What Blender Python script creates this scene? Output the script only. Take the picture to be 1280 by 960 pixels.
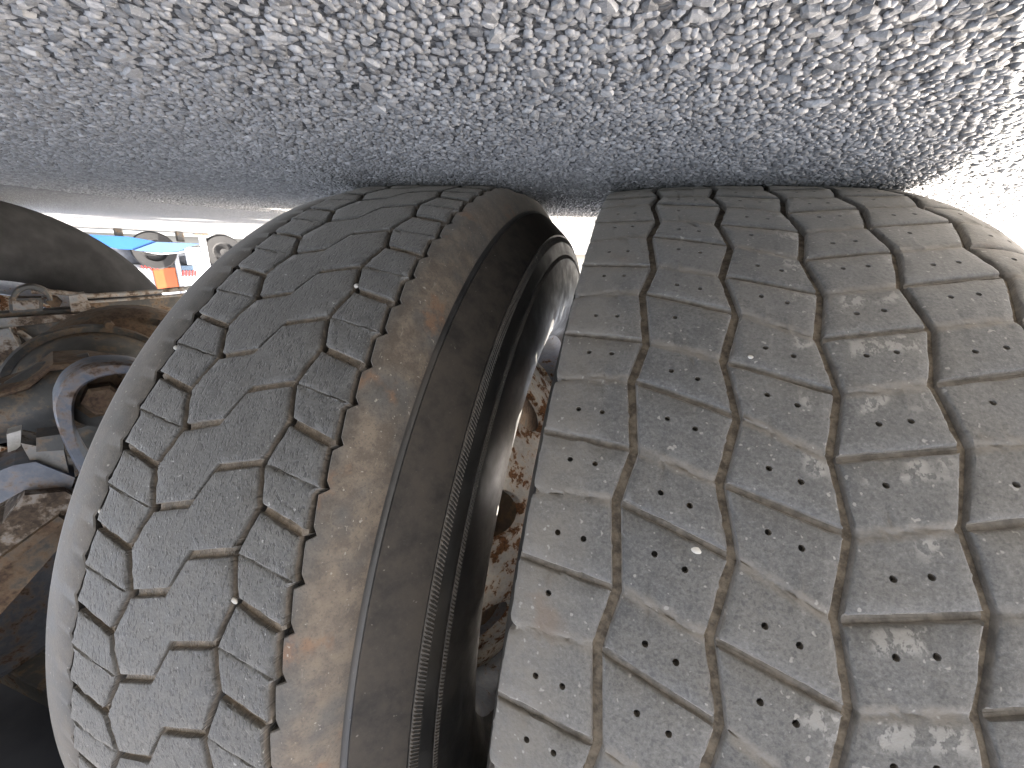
import bpy, math, random
import numpy as np
from mathutils import Matrix, Vector

S = bpy.context.scene
for o in list(bpy.data.objects):
    bpy.data.objects.remove(o, do_unlink=True)
COL = S.collection
rng = np.random.default_rng(11)
random.seed(5)
D2R = math.pi / 180

# ------------------------------------------------------------------ camera (held upside down just above the asphalt)
CAM = (0.0, -0.61684, 0.07431)
cd = bpy.data.cameras.new('camera'); cam = bpy.data.objects.new('camera', cd); COL.objects.link(cam)
right = Vector((-0.95627389, 0.28925717, -0.04324962))
down = Vector((-0.12955853, -0.28637424, 0.94931785))
fwd = Vector((0.26221142, 0.91341124, 0.31132794))
m = Matrix.Identity(4)
for i in range(3):
    m[i][0] = right[i]; m[i][1] = -down[i]; m[i][2] = -fwd[i]; m[i][3] = CAM[i]
cam.matrix_world = m
cd.sensor_width = 36; cd.lens = 14.2203; cd.clip_start = 0.01; cd.clip_end = 2000
S.camera = cam

# ------------------------------------------------------------------ daylight
SUN_AZ = Vector((-0.88, 0.475)).normalized()      # towards the sun, on the ground plan
SUN_EL = 38 * D2R
w = bpy.data.worlds.new('World'); S.world = w; w.use_nodes = True
wn = w.node_tree; bg = wn.nodes['Background']
sky = wn.nodes.new('ShaderNodeTexSky'); sky.sky_type = 'NISHITA'; sky.sun_disc = False
sky.sun_elevation = SUN_EL; sky.sun_rotation = math.atan2(SUN_AZ.x, SUN_AZ.y)
sky.air_density = 0.6; sky.dust_density = 4.0; sky.ozone_density = 0.4
hs = wn.nodes.new('ShaderNodeHueSaturation'); hs.inputs['Saturation'].default_value = 0.62   # sky greyed so the shade turns out less blue
wn.links.new(sky.outputs[0], hs.inputs['Color']); wn.links.new(hs.outputs[0], bg.inputs[0]); bg.inputs[1].default_value = 0.15
sl = bpy.data.lights.new('sun', 'SUN'); sl.energy = 4.4; sl.angle = 0.5 * D2R; sl.color = (1, 0.97, 0.93)
sun = bpy.data.objects.new('sun', sl); COL.objects.link(sun)
to_sun = Vector((SUN_AZ.x * math.cos(SUN_EL), SUN_AZ.y * math.cos(SUN_EL), math.sin(SUN_EL)))
sun.rotation_euler = to_sun.to_track_quat('Z', 'Y').to_euler(); sun.location = to_sun * 20
S.view_settings.view_transform = 'Standard'; S.view_settings.look = 'None'
S.view_settings.exposure = 3.22; S.view_settings.use_white_balance = True; S.view_settings.white_balance_temperature = 6950; S.view_settings.white_balance_tint = 9.5; S.view_settings.gamma = 1.0; S.view_settings.use_curve_mapping = False

S.cycles.max_bounces = 6; S.cycles.diffuse_bounces = 4; S.cycles.glossy_bounces = 2; S.cycles.caustics_reflective = False; S.cycles.caustics_refractive = False

# ------------------------------------------------------------------ helpers
def newobj(name, me, parent=None, loc=(0, 0, 0), mats=()):
    o = bpy.data.objects.new(name, me); COL.objects.link(o); o.location = loc
    if parent: o.parent = parent
    for mt in mats: me.materials.append(mt)
    return o

def thing(name, label, cat, loc=(0, 0, 0), group=None):
    o = bpy.data.objects.new(name, None); COL.objects.link(o); o.location = loc
    o.empty_display_size = 0.1; tag(o, label, cat, group); return o

def tag(o, label, cat, group=None):
    o['label'] = label; o['category'] = cat
    if group: o['group'] = group
    return o

class MB:
    """collects simple shapes, built as one mesh object"""
    def __init__(s): s.v = []; s.f = []
    def add(s, v, f):
        b = len(s.v); s.v += [tuple(p) for p in v]; s.f += [tuple(i + b for i in q) for q in f]; return s
    def box(s, c, h, ax=None, bev=0.0):
        """box by centre and half sizes, chamfered; ax = 3x3 columns"""
        c = np.array(c, float); h = np.array(h, float); A = np.eye(3) if ax is None else np.array(ax, float)
        b = min(bev, h.min() * 0.6)
        if b <= 0:
            P = np.array([[x, y, z] for x in (-1, 1) for y in (-1, 1) for z in (-1, 1)]) * h
            F = [(0, 1, 3, 2), (4, 6, 7, 5), (0, 4, 5, 1), (2, 3, 7, 6), (0, 2, 6, 4), (1, 5, 7, 3)]
        else:
            import itertools
            P = []; idx = {}
            for sg in itertools.product((-1, 1), repeat=3):
                for a in range(3):
                    p = np.array(sg) * (h - b); p[a] = sg[a] * h[a]; idx[(sg, a)] = len(P); P.append(p)
            F = []
            for a in range(3):
                o1, o2 = [q for q in range(3) if q != a]
                for sgn in (-1, 1):
                    q = []
                    for s1, s2 in ((-1, -1), (1, -1), (1, 1), (-1, 1)):
                        sg = [0, 0, 0]; sg[a] = sgn; sg[o1] = s1; sg[o2] = s2; q.append(idx[(tuple(sg), a)])
                    F.append(q)
                for s1 in (-1, 1):
                    for s2 in (-1, 1):
                        q = []
                        for sa in (-1, 1):
                            sg = [0, 0, 0]; sg[a] = sa; sg[o1] = s1; sg[o2] = s2
                            q.append((idx[(tuple(sg), o1)], idx[(tuple(sg), o2)]))
                        F.append((q[0][0], q[0][1], q[1][1], q[1][0]))
            for sg in itertools.product((-1, 1), repeat=3):
                F.append([idx[(sg, a)] for a in range(3)])
            P = np.array(P)
        return s.add(P @ A.T + c, F)
    def tube(s, pts, r, n=12, cap=True):
        pts = [np.array(p, float) for p in pts]; rr = r if hasattr(r, '__len__') else [r] * len(pts)
        rings = []; prev = None
        for i, p in enumerate(pts):
            t = pts[min(i + 1, len(pts) - 1)] - pts[max(i - 1, 0)]; t /= np.linalg.norm(t)
            if prev is None:
                a = np.array([0, 0, 1.0]) if abs(t[2]) < 0.9 else np.array([1.0, 0, 0])
                u = np.cross(a, t)
            else: u = prev - t * (prev @ t)
            u /= np.linalg.norm(u); prev = u; q = np.cross(t, u)
            rings.append([p + rr[i] * (math.cos(k * 2 * math.pi / n) * u + math.sin(k * 2 * math.pi / n) * q) for k in range(n)])
        V = [p for rg in rings for p in rg]; F = []
        for i in range(len(pts) - 1):
            for k in range(n):
                F.append((i * n + k, i * n + (k + 1) % n, (i + 1) * n + (k + 1) % n, (i + 1) * n + k))
        if cap: F += [tuple(range(n))[::-1], tuple(range((len(pts) - 1) * n, len(pts) * n))]
        return s.add(V, F)
    def lathe(s, prof, c, axis='x', n=48, a0=0, a1=360):
        V = []; F = []; closed = abs(a1 - a0) >= 359.9; m_ = n if closed else n + 1
        for k in range(m_):
            a = (a0 + (a1 - a0) * k / n) * D2R; ca, sa = math.cos(a), math.sin(a)
            for (x, r) in prof:
                p = (x, r * ca, r * sa)
                if axis == 'y': p = (r * ca, x, r * sa)
                if axis == 'z': p = (r * ca, r * sa, x)
                V.append((p[0] + c[0], p[1] + c[1], p[2] + c[2]))
        L = len(prof)
        for k in range(n):
            k2 = (k + 1) % m_
            for i in range(L - 1): F.append((k * L + i, k2 * L + i, k2 * L + i + 1, k * L + i + 1))
        return s.add(V, F)
    def prism(s, poly, d0, d1, org, U, V_, W):
        """polygon in the U,V plane, thickness along W from d0 to d1"""
        org, U, V_, W = [np.array(q, float) for q in (org, U, V_, W)]; n = len(poly)
        P = [org + a * U + b * V_ + d0 * W for a, b in poly] + [org + a * U + b * V_ + d1 * W for a, b in poly]
        F = [tuple(range(n))[::-1], tuple(range(n, 2 * n))] + [(k, (k + 1) % n, n + (k + 1) % n, n + k) for k in range(n)]
        return s.add(P, F)
    def build(s, name, mat, parent=None, smooth=None, loc=(0, 0, 0)):
        me = bpy.data.meshes.new(name); me.from_pydata(s.v, [], s.f)
        import bmesh
        bm = bmesh.new(); bm.from_mesh(me); bmesh.ops.recalc_face_normals(bm, faces=bm.faces); bm.to_mesh(me); bm.free()
        if smooth is not None:
            me.polygons.foreach_set('use_smooth', [True] * len(me.polygons))
            me.set_sharp_from_angle(angle=smooth * D2R)
        return newobj(name, me, parent, loc, [mat])

# ------------------------------------------------------------------ materials
class NT:
    def __init__(s, name):
        s.m = bpy.data.materials.new(name); s.m.use_nodes = True; s.t = s.m.node_tree
        s.b = s.t.nodes['Principled BSDF']
    def n(s, typ, **kw):
        nd = s.t.nodes.new('ShaderNode' + typ)
        for k, v in kw.items():
            if k.startswith('i_'): s.set(nd.inputs[k[2:].replace('_', ' ')], v)
            elif k[0] == 'p' and k[1:].isdigit(): s.set(nd.inputs[int(k[1:])], v)
            else: setattr(nd, k, v)
        return nd
    def set(s, sock, v):
        if isinstance(v, bpy.types.NodeSocket): s.t.links.new(v, sock)
        elif hasattr(v, '__len__') and len(v) == 3 and sock.type == 'RGBA': sock.default_value = (*v, 1)
        else: sock.default_value = v
    def noise(s, vec, scale, detail=3, rough=0.55, w=None, dist=0.0):
        nd = s.n('TexNoise', noise_dimensions='4D' if w is not None else '3D', i_Scale=scale, i_Detail=detail, i_Roughness=rough, i_Distortion=dist)
        if vec is not None: s.set(nd.inputs['Vector'], vec)
        if w is not None: s.set(nd.inputs['W'], w)
        return nd.outputs[0]
    def ramp(s, v, a, b, x=0.0, y=1.0):
        nd = s.n('MapRange', interpolation_type='SMOOTHSTEP'); nd.clamp = True
        s.set(nd.inputs[0], v)
        for k, q in zip((1, 2, 3, 4), (a, b, x, y)): s.set(nd.inputs[k], q)
        return nd.outputs[0]
    def math(s, op, a, b=None, c=None):
        nd = s.n('Math', operation=op)
        for k, q in enumerate((a, b, c)):
            if q is not None: s.set(nd.inputs[k], q)
        return nd.outputs[0]
    def mix(s, f, a, b, blend='MIX'):
        nd = s.n('Mix', data_type='RGBA', blend_type=blend)
        s.set(nd.inputs[0], f); s.set(nd.inputs[6], a); s.set(nd.inputs[7], b); return nd.outputs[2]
    def pos(s): return s.n('NewGeometry').outputs['Position']
    def vscale(s, v, sc):
        nd = s.n('VectorMath', operation='MULTIPLY'); s.set(nd.inputs[0], v); nd.inputs[1].default_value = sc; return nd.outputs[0]
    def attr(s, name): return s.n('Attribute', attribute_name=name)
    def bump(s, h, strength, dist, nrm=None):
        nd = s.n('Bump', i_Strength=strength, i_Distance=dist); s.set(nd.inputs['Height'], h)
        if nrm is not None: s.set(nd.inputs['Normal'], nrm)
        return nd.outputs[0]
    def out(s, col=None, rough=None, nrm=None, metal=None, spec=None, sheen=0):
        if col is not None: s.set(s.b.inputs['Base Color'], col)
        if rough is not None: s.set(s.b.inputs['Roughness'], rough)
        if nrm is not None: s.set(s.b.inputs['Normal'], nrm)
        if metal is not None: s.set(s.b.inputs['Metallic'], metal)
        if spec is not None: s.set(s.b.inputs['Specular IOR Level'], spec)
        if sheen:
            s.b.inputs['Sheen Weight'].default_value = sheen; s.b.inputs['Sheen Roughness'].default_value = 0.5; s.b.inputs['Sheen Tint'].default_value = (0.75, 0.70, 0.64, 1)
        return s.m

def mat_plain(name, col, rough=0.6, metal=0.0, var=0.25, scale=20, bump=0.0):
    t = NT(name); p = t.pos(); n1 = t.noise(p, scale, 5)
    dk = tuple(c * (1 - var) for c in col); lt = tuple(min(1, c * (1 + var)) for c in col)
    c = t.mix(t.ramp(n1, 0.3, 0.7), dk, lt)
    nrm = t.bump(t.noise(p, scale * 12, 3), 0.3, bump) if bump else None
    return t.out(c, rough, nrm, metal)

def mat_block_right(name, scuff=0, edge=False):
    """worn rubber of the outer tyre: grey, dusty, pale scuffs, brown soil packed in the grooves"""
    t = NT(name); p = t.pos()
    uv = t.n('UVMap', uv_map='uv').outputs[0]; sx = t.n('SeparateXYZ'); t.set(sx.inputs[0], uv); u, v = sx.outputs[0], sx.outputs[1]
    rnd = t.n('ObjectInfo').outputs['Random']
    big = t.noise(p, 14, 4); mid = t.noise(p, 90, 4, 0.65); fine = t.noise(p, 520, 3, 0.75); spk = t.noise(p, 300, 1, 0.4)
    c = t.mix(t.ramp(mid, 0.3, 0.72), (0.082, 0.081, 0.080), (0.130, 0.127, 0.122))
    c = t.mix(t.math('MULTIPLY', t.ramp(big, 0.40, 0.68), 0.55), c, (0.150, 0.138, 0.120))
    c = t.mix(t.math('MULTIPLY', t.ramp(fine, 0.50, 0.70), 0.6), c, (0.20, 0.195, 0.185))
    c = t.mix(t.math('MULTIPLY', t.ramp(fine, 0.32, 0.52, 1, 0), 0.65), c, (0.04, 0.04, 0.04))
    c = t.mix(t.math('MULTIPLY', t.ramp(spk, 0.27, 0.35, 1, 0), 0.6), c, (0.045, 0.044, 0.044))
    # rubbed dust on the shallow mid channel
    band = t.ramp(t.math('ABSOLUTE', t.math('SUBTRACT', v, 0.5)), 0.02, 0.075, 1, 0)
    c = t.mix(t.math('MULTIPLY', band, t.ramp(mid, 0.35, 0.6, 0.25, 0.8)), c, (0.21, 0.185, 0.155))
    if edge:   # outer ribs are dustier towards the shoulder
        dd = t.ramp(u, 0.25, 0.95, 0.75, 0.0) if edge == 'L' else t.ramp(u, 0.0, 0.5, 0.25, 0.8)
        c = t.mix(t.math('MULTIPLY', dd, t.ramp(mid, 0.25, 0.65, 0.45, 1)), c, (0.185, 0.165, 0.138))
        c = t.mix(t.math('MULTIPLY', dd, t.ramp(t.noise(p, 22, 3), 0.58, 0.72)), c, (0.16, 0.105, 0.065))
    if scuff:
        f1 = t.math('SUBTRACT', v, t.math('FLOOR', t.math('MULTIPLY', v, 2.0)))
        vv = t.math('FRACT', t.math('MULTIPLY', v, 2.0))
        bandv = t.math('MULTIPLY', t.ramp(vv, 0.06, 0.14), t.ramp(vv, 0.30, 0.46, 1, 0))
        u0, u1 = ((0.15, 0.95) if scuff == 3 else (0.62, 0.98))
        bandu = t.math('MULTIPLY', t.ramp(u, u0, u0 + 0.12), t.ramp(u, u1 - 0.12, u1, 1, 0))
        st = t.noise(t.vscale(p, (1.5, 1, 1)), 150, 3, 0.65); st2 = t.noise(p, 45, 1)
        th = t.math('MULTIPLY', t.ramp(st, 0.46, 0.54), t.ramp(st2, 0.46, 0.54))
        c = t.mix(t.math('MULTIPLY', t.math('MULTIPLY', th, t.math('MULTIPLY', bandv, bandu)), 0.8), c, (0.33, 0.315, 0.29))
    sp = t.ramp(spk, 0.70, 0.76); c = t.mix(t.math('MULTIPLY', sp, 0.75), c, (0.36, 0.34, 0.31))
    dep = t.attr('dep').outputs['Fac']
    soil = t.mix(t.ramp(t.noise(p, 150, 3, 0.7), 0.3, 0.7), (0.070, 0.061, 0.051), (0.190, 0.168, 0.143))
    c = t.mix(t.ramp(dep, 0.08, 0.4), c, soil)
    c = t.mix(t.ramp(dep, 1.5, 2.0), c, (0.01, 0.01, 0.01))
    c = t.mix(0.25, c, t.mix(rnd, (0.07, 0.07, 0.07), (0.14, 0.135, 0.128)))
    h = t.math('ADD', t.math('MULTIPLY', t.noise(p, 160, 2, 0.7), 0.5), t.math('MULTIPLY', fine, 0.35))
    nrm = t.bump(h, 0.75, 0.0013)
    return t.out(c, t.ramp(mid, 0.3, 0.7, 0.62, 0.82), nrm, spec=0.4, sheen=0.45)

def mat_block_left(name):
    """worn rubber of the inner tyre: darker grey with fine elongated pits"""
    t = NT(name); p = t.pos()
    uv = t.n('UVMap', uv_map='uv').outputs[0]
    rnd = t.n('ObjectInfo').outputs['Random']
    rw = t.math('MULTIPLY', rnd, 37.0)
    mid = t.noise(p, 90, 4, 0.65); fine = t.noise(p, 600, 3, 0.75); big = t.noise(p, 12, 3)
    c = t.mix(t.ramp(mid, 0.3, 0.72), (0.066, 0.064, 0.060), (0.118, 0.114, 0.106))
    c = t.mix(t.math('MULTIPLY', t.ramp(big, 0.45, 0.7), 0.35), c, (0.130, 0.123, 0.110))
    c = t.mix(t.math('MULTIPLY', t.ramp(fine, 0.50, 0.72), 0.5), c, (0.175, 0.17, 0.16))
    c = t.mix(t.math('MULTIPLY', t.ramp(fine, 0.32, 0.52, 1, 0), 0.6), c, (0.035, 0.034, 0.033))
    s = t.n('Mapping'); t.set(s.inputs[0], t.attr('flat').outputs['Vector']); s.inputs['Rotation'].default_value = (0, 0, 0.45); s.inputs['Scale'].default_value = (470, 220, 1)
    pit = t.noise(s.outputs[0], 1.0, 2, 0.5, w=rw)
    pits = t.ramp(pit, 0.53, 0.63)
    c = t.mix(t.math('MULTIPLY', pits, 0.62), c, (0.035, 0.034, 0.034))
    sp = t.ramp(t.noise(p, 300, 2, 0.4), 0.72, 0.77); c = t.mix(t.math('MULTIPLY', sp, 0.8), c, (0.36, 0.35, 0.33))
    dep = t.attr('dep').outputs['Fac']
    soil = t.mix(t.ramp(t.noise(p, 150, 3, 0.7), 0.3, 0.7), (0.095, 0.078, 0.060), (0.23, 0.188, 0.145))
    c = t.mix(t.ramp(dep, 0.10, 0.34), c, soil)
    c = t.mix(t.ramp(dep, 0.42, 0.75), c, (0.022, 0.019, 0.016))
    h = t.math('ADD', t.math('MULTIPLY', t.noise(p, 160, 2, 0.7), 0.5), t.math('SUBTRACT', t.math('MULTIPLY', fine, 0.3), t.math('MULTIPLY', pits, 0.35)))
    nrm = t.bump(h, 0.75, 0.0013)
    return t.out(c, t.ramp(mid, 0.3, 0.7, 0.58, 0.78), nrm, spec=0.4, sheen=0.45)

def mat_wing(name, brown=1.0):
    """smooth shoulder of the inner tyre, rubbed with brown soil and a few rust-orange smears"""
    t = NT(name); p = t.pos()
    big = t.noise(p, 16, 4, 0.6); mid = t.noise(p, 70, 5, 0.7); fine = t.noise(p, 600, 3, 0.7)
    sx = t.n('SeparateXYZ'); t.set(sx.inputs[0], p); zone = t.ramp(t.math('ADD', sx.outputs[0], t.math('MULTIPLY', mid, 0.012)), 0.168, 0.188, 1, 0.25) if brown > 0.5 else 1.0
    c = t.mix(t.ramp(mid, 0.3, 0.7), (0.062, 0.058, 0.052), (0.108, 0.099, 0.088))
    c = t.mix(t.math('MULTIPLY', t.math('MULTIPLY', t.ramp(big, 0.34, 0.56), zone), 0.92 * brown), c, t.mix(t.ramp(mid, 0.35, 0.65), (0.090, 0.068, 0.049), (0.180, 0.140, 0.101)))
    if brown > 0.5:
        c = t.mix(t.math('MULTIPLY', t.ramp(t.noise(p, 30, 4, 0.6), 0.57, 0.71), 0.65), c, (0.21, 0.105, 0.050))
    c = t.mix(t.math('MULTIPLY', t.ramp(fine, 0.56, 0.78), 0.5), c, (0.19, 0.175, 0.15))
    sp = t.ramp(t.noise(p, 240, 3, 0.6), 0.66, 0.71); c = t.mix(t.math('MULTIPLY', sp, 0.75), c, (0.34, 0.31, 0.26))
    c = t.mix(t.math('MULTIPLY', t.ramp(fine, 0.30, 0.48, 1, 0), 0.55), c, (0.045, 0.040, 0.035))
    scr = t.noise(t.vscale(p, (1, 0.15, 0.15)), 420, 2); c = t.mix(t.math('MULTIPLY', t.ramp(scr, 0.70, 0.76), 0.4), c, (0.28, 0.25, 0.2))
    h = t.math('ADD', t.math('MULTIPLY', mid, 0.7), t.math('MULTIPLY', fine, 0.3))
    return t.out(c, t.ramp(mid, 0.3, 0.7, 0.55, 0.75), t.bump(h, 0.5, 0.001), spec=0.4, sheen=0.35)

def mat_sidewall(name, dusty=False):
    t = NT(name); p = t.pos()
    mid = t.noise(p, 45, 5, 0.7); fine = t.noise(p, 500, 3, 0.6); big = t.noise(p, 11, 3)
    c = t.mix(t.ramp(mid, 0.3, 0.7), (0.022, 0.021, 0.020), (0.050, 0.047, 0.043))
    c = t.mix(t.math('MULTIPLY', t.ramp(big, 0.42, 0.7), 0.55), c, (0.080, 0.068, 0.055))
    if dusty: c = t.mix(t.ramp(mid, 0.28, 0.7, 0.2, 0.75), c, (0.072, 0.058, 0.045))
    sp = t.ramp(t.noise(p, 170, 3, 0.5), 0.71, 0.76); c = t.mix(t.math('MULTIPLY', sp, 0.7), c, (0.22, 0.20, 0.17))
    c = t.mix(t.math('MULTIPLY', t.ramp(fine, 0.6, 0.8), 0.3), c, (0.12, 0.11, 0.10))
    return t.out(c, t.ramp(mid, 0.3, 0.7, 0.34, 0.58) if not dusty else 0.72, t.bump(t.math('ADD', t.math('MULTIPLY', mid, 0.5), t.math('MULTIPLY', fine, 0.2)), 0.35, 0.001), spec=0.2 if dusty else 0.5)

def mat_groove(name, dark=1.0):
    t = NT(name); p = t.pos()
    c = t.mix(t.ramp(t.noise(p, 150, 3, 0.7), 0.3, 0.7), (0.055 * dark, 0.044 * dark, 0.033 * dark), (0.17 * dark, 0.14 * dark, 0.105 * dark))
    return t.out(c, 0.85, t.bump(t.noise(p, 500, 4), 0.6, 0.0015))

def mat_rusty(name, paint, rust=(0.17, 0.075, 0.028), lo=0.5, hi=0.56, scale=28, rough=0.55):
    t = NT(name); p = t.pos()
    a = t.noise(p, scale, 6, 0.62); b = t.noise(p, scale * 3.3, 5, 0.65); c0 = t.noise(p, scale * 9, 4)
    pc = t.mix(t.ramp(b, 0.3, 0.7), tuple(q * 0.72 for q in paint), paint)
    pc = t.mix(t.math('MULTIPLY', t.ramp(c0, 0.55, 0.75), 0.4), pc, tuple(q * 0.5 for q in rust))
    rc = t.mix(t.ramp(c0, 0.3, 0.7), tuple(q * 0.4 for q in rust), rust)
    k = t.math('ADD', t.math('MULTIPLY', a, 0.6), t.math('MULTIPLY', b, 0.4))
    mk = t.ramp(k, lo, hi)
    halo = t.ramp(k, lo - 0.06, hi)
    c = t.mix(t.math('MULTIPLY', halo, 0.45), pc, (0.36, 0.22, 0.10))
    c = t.mix(mk, c, rc)
    h = t.math('ADD', t.math('MULTIPLY', mk, 0.5), t.math('MULTIPLY', c0, 0.4))
    return t.out(c, t.ramp(mk, 0, 1, rough, 0.9), t.bump(h, 0.5, 0.0012))

def mat_stone(name):
    t = NT(name); p = t.pos()
    tone = t.attr('tone').outputs['Fac'] if name != 'stone_single' else t.n('ObjectInfo').outputs['Random']
    cr = t.n('ValToRGB'); t.set(cr.inputs[0], tone); e = cr.color_ramp
    e.elements[0].position = 0.0; e.elements[0].color = (0.118, 0.116, 0.113, 1)
    e.elements[1].position = 1.0; e.elements[1].color = (0.35, 0.343, 0.332, 1)
    for ps, cl in ((0.2, (0.150, 0.148, 0.143, 1)), (0.55, (0.230, 0.226, 0.218, 1)), (0.8, (0.272, 0.266, 0.256, 1))):
        q = e.elements.new(ps); q.color = cl
    n1 = t.noise(p, 380, 3, 0.65); n2 = t.noise(p, 1500, 1)
    c = t.mix(t.ramp(n1, 0.3, 0.7), t.mix(0.45, cr.outputs[0], (0.09, 0.09, 0.095)), cr.outputs[0])
    c = t.mix(t.math('MULTIPLY', t.ramp(n2, 0.6, 0.75), 0.4), c, (0.42, 0.42, 0.41))
    return t.out(c, t.ramp(n1, 0.3, 0.7, 0.42, 0.68), t.bump(t.math('ADD', n1, t.math('MULTIPLY', n2, 0.4)), 0.5, 0.0007), spec=0.5)

def mat_asphalt(name):
    t = NT(name); p = t.pos()
    vo = t.n('TexVoronoi', i_Scale=205.0, i_Randomness=1.0); t.set(vo.inputs['Vector'], p)
    ve = t.n('TexVoronoi', feature='DISTANCE_TO_EDGE', i_Scale=205.0, i_Randomness=1.0); t.set(ve.inputs['Vector'], p)
    sp = t.n('SeparateColor'); t.set(sp.inputs[0], vo.outputs['Color'])
    tone = sp.outputs[0]
    st = t.mix(tone, (0.14, 0.138, 0.135), (0.36, 0.352, 0.34))
    edge = t.ramp(ve.outputs['Distance'], 0.05, 0.22)
    # near the camera real chippings lie on this sheet, so only the binder shows
    sxyz = t.n('SeparateXYZ'); t.set(sxyz.inputs[0], p)
    rad = t.n('VectorMath', operation='DISTANCE'); t.set(rad.inputs[0], p); rad.inputs[1].default_value = (0.25, -0.25, 0)
    far = t.ramp(rad.outputs['Value'], 0.85, 1.0)
    binder = t.mix(t.ramp(t.noise(p, 400, 4), 0.3, 0.7), (0.045, 0.045, 0.046), (0.115, 0.114, 0.112))
    c = t.mix(t.math('MULTIPLY', edge, far), binder, st)
    big = t.noise(p, 1.3, 4); c = t.mix(t.math('MULTIPLY', t.ramp(big, 0.4, 0.7), t.math('MULTIPLY', far, 0.3)), c, (0.17, 0.17, 0.17))
    h = t.math('MULTIPLY', edge, t.math('ADD', 0.6, t.math('MULTIPLY', tone, 0.8)))
    nrm = t.bump(h, 0.8, 0.0025)
    return t.out(c, 0.75, nrm, spec=0.35)

M_ASPH = mat_asphalt('asphalt'); M_STONE = mat_stone('stone_mass'); M_STONE1 = mat_stone('stone_single')
M_R = {0: mat_block_right('worn_rubber_dusty_inner_edge', edge='L'), 1: mat_block_right('worn_rubber'), 2: mat_block_right('worn_rubber_scuffed', scuff=2),
       3: mat_block_right('worn_rubber_scuffed_wide', scuff=3), 4: mat_block_right('worn_rubber_b'), 5: mat_block_right('worn_rubber_dusty_outer_edge', edge='R')}
M_L = mat_block_left('pitted_rubber'); M_WING = mat_wing('soiled_rubber'); M_WING2 = mat_wing('dusty_rubber', 0.35)
M_SIDE = mat_sidewall('sidewall_rubber'); M_SIDED = mat_sidewall('dusty_sidewall_rubber', True); M_FAR = mat_plain('dull_tyre_rubber', (0.022, 0.0218, 0.022), 0.85, 0, 0.35, 14, 0.001)
M_FAR.node_tree.nodes['Principled BSDF'].inputs['Specular IOR Level'].default_value = 0.15
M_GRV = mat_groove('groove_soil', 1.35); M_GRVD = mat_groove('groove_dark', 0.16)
M_RIM = mat_rusty('rusty_white_wheel_paint', (0.46, 0.44, 0.40), lo=0.50, hi=0.545, scale=34)
M_RIM2 = mat_rusty('grey_rim_paint', (0.30, 0.32, 0.36), lo=0.55, hi=0.62, scale=30, rough=0.4)
M_STEEL = mat_rusty('oily_dark_steel', (0.070, 0.070, 0.068), rust=(0.11, 0.07, 0.045), lo=0.53, hi=0.62, scale=16, rough=0.5)
M_BLUE = mat_rusty('blue_grey_painted_steel', (0.13, 0.148, 0.185), rust=(0.13, 0.085, 0.06), lo=0.52, hi=0.62, scale=18, rough=0.45)
M_RUST = mat_rusty('rusted_steel', (0.060, 0.052, 0.044), rust=(0.105, 0.064, 0.040), lo=0.42, hi=0.58, scale=22, rough=0.7)
M_PALE = mat_rusty('pale_dusty_bracket_paint', (0.25, 0.25, 0.245), rust=(0.095, 0.066, 0.045), lo=0.47, hi=0.56, scale=18, rough=0.6)
M_GREASE = mat_rusty('grimy_axle_casting', (0.085, 0.082, 0.075), rust=(0.12, 0.075, 0.045), lo=0.56, hi=0.63, scale=12, rough=0.42)
M_WHT = mat_rusty('whitish_chalky_paint', (0.55, 0.54, 0.52), lo=0.6, hi=0.66, scale=20)
M_DECK = mat_plain('dark_deck_underside', (0.075, 0.082, 0.098), 0.6, 0, 0.3, 6)

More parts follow.
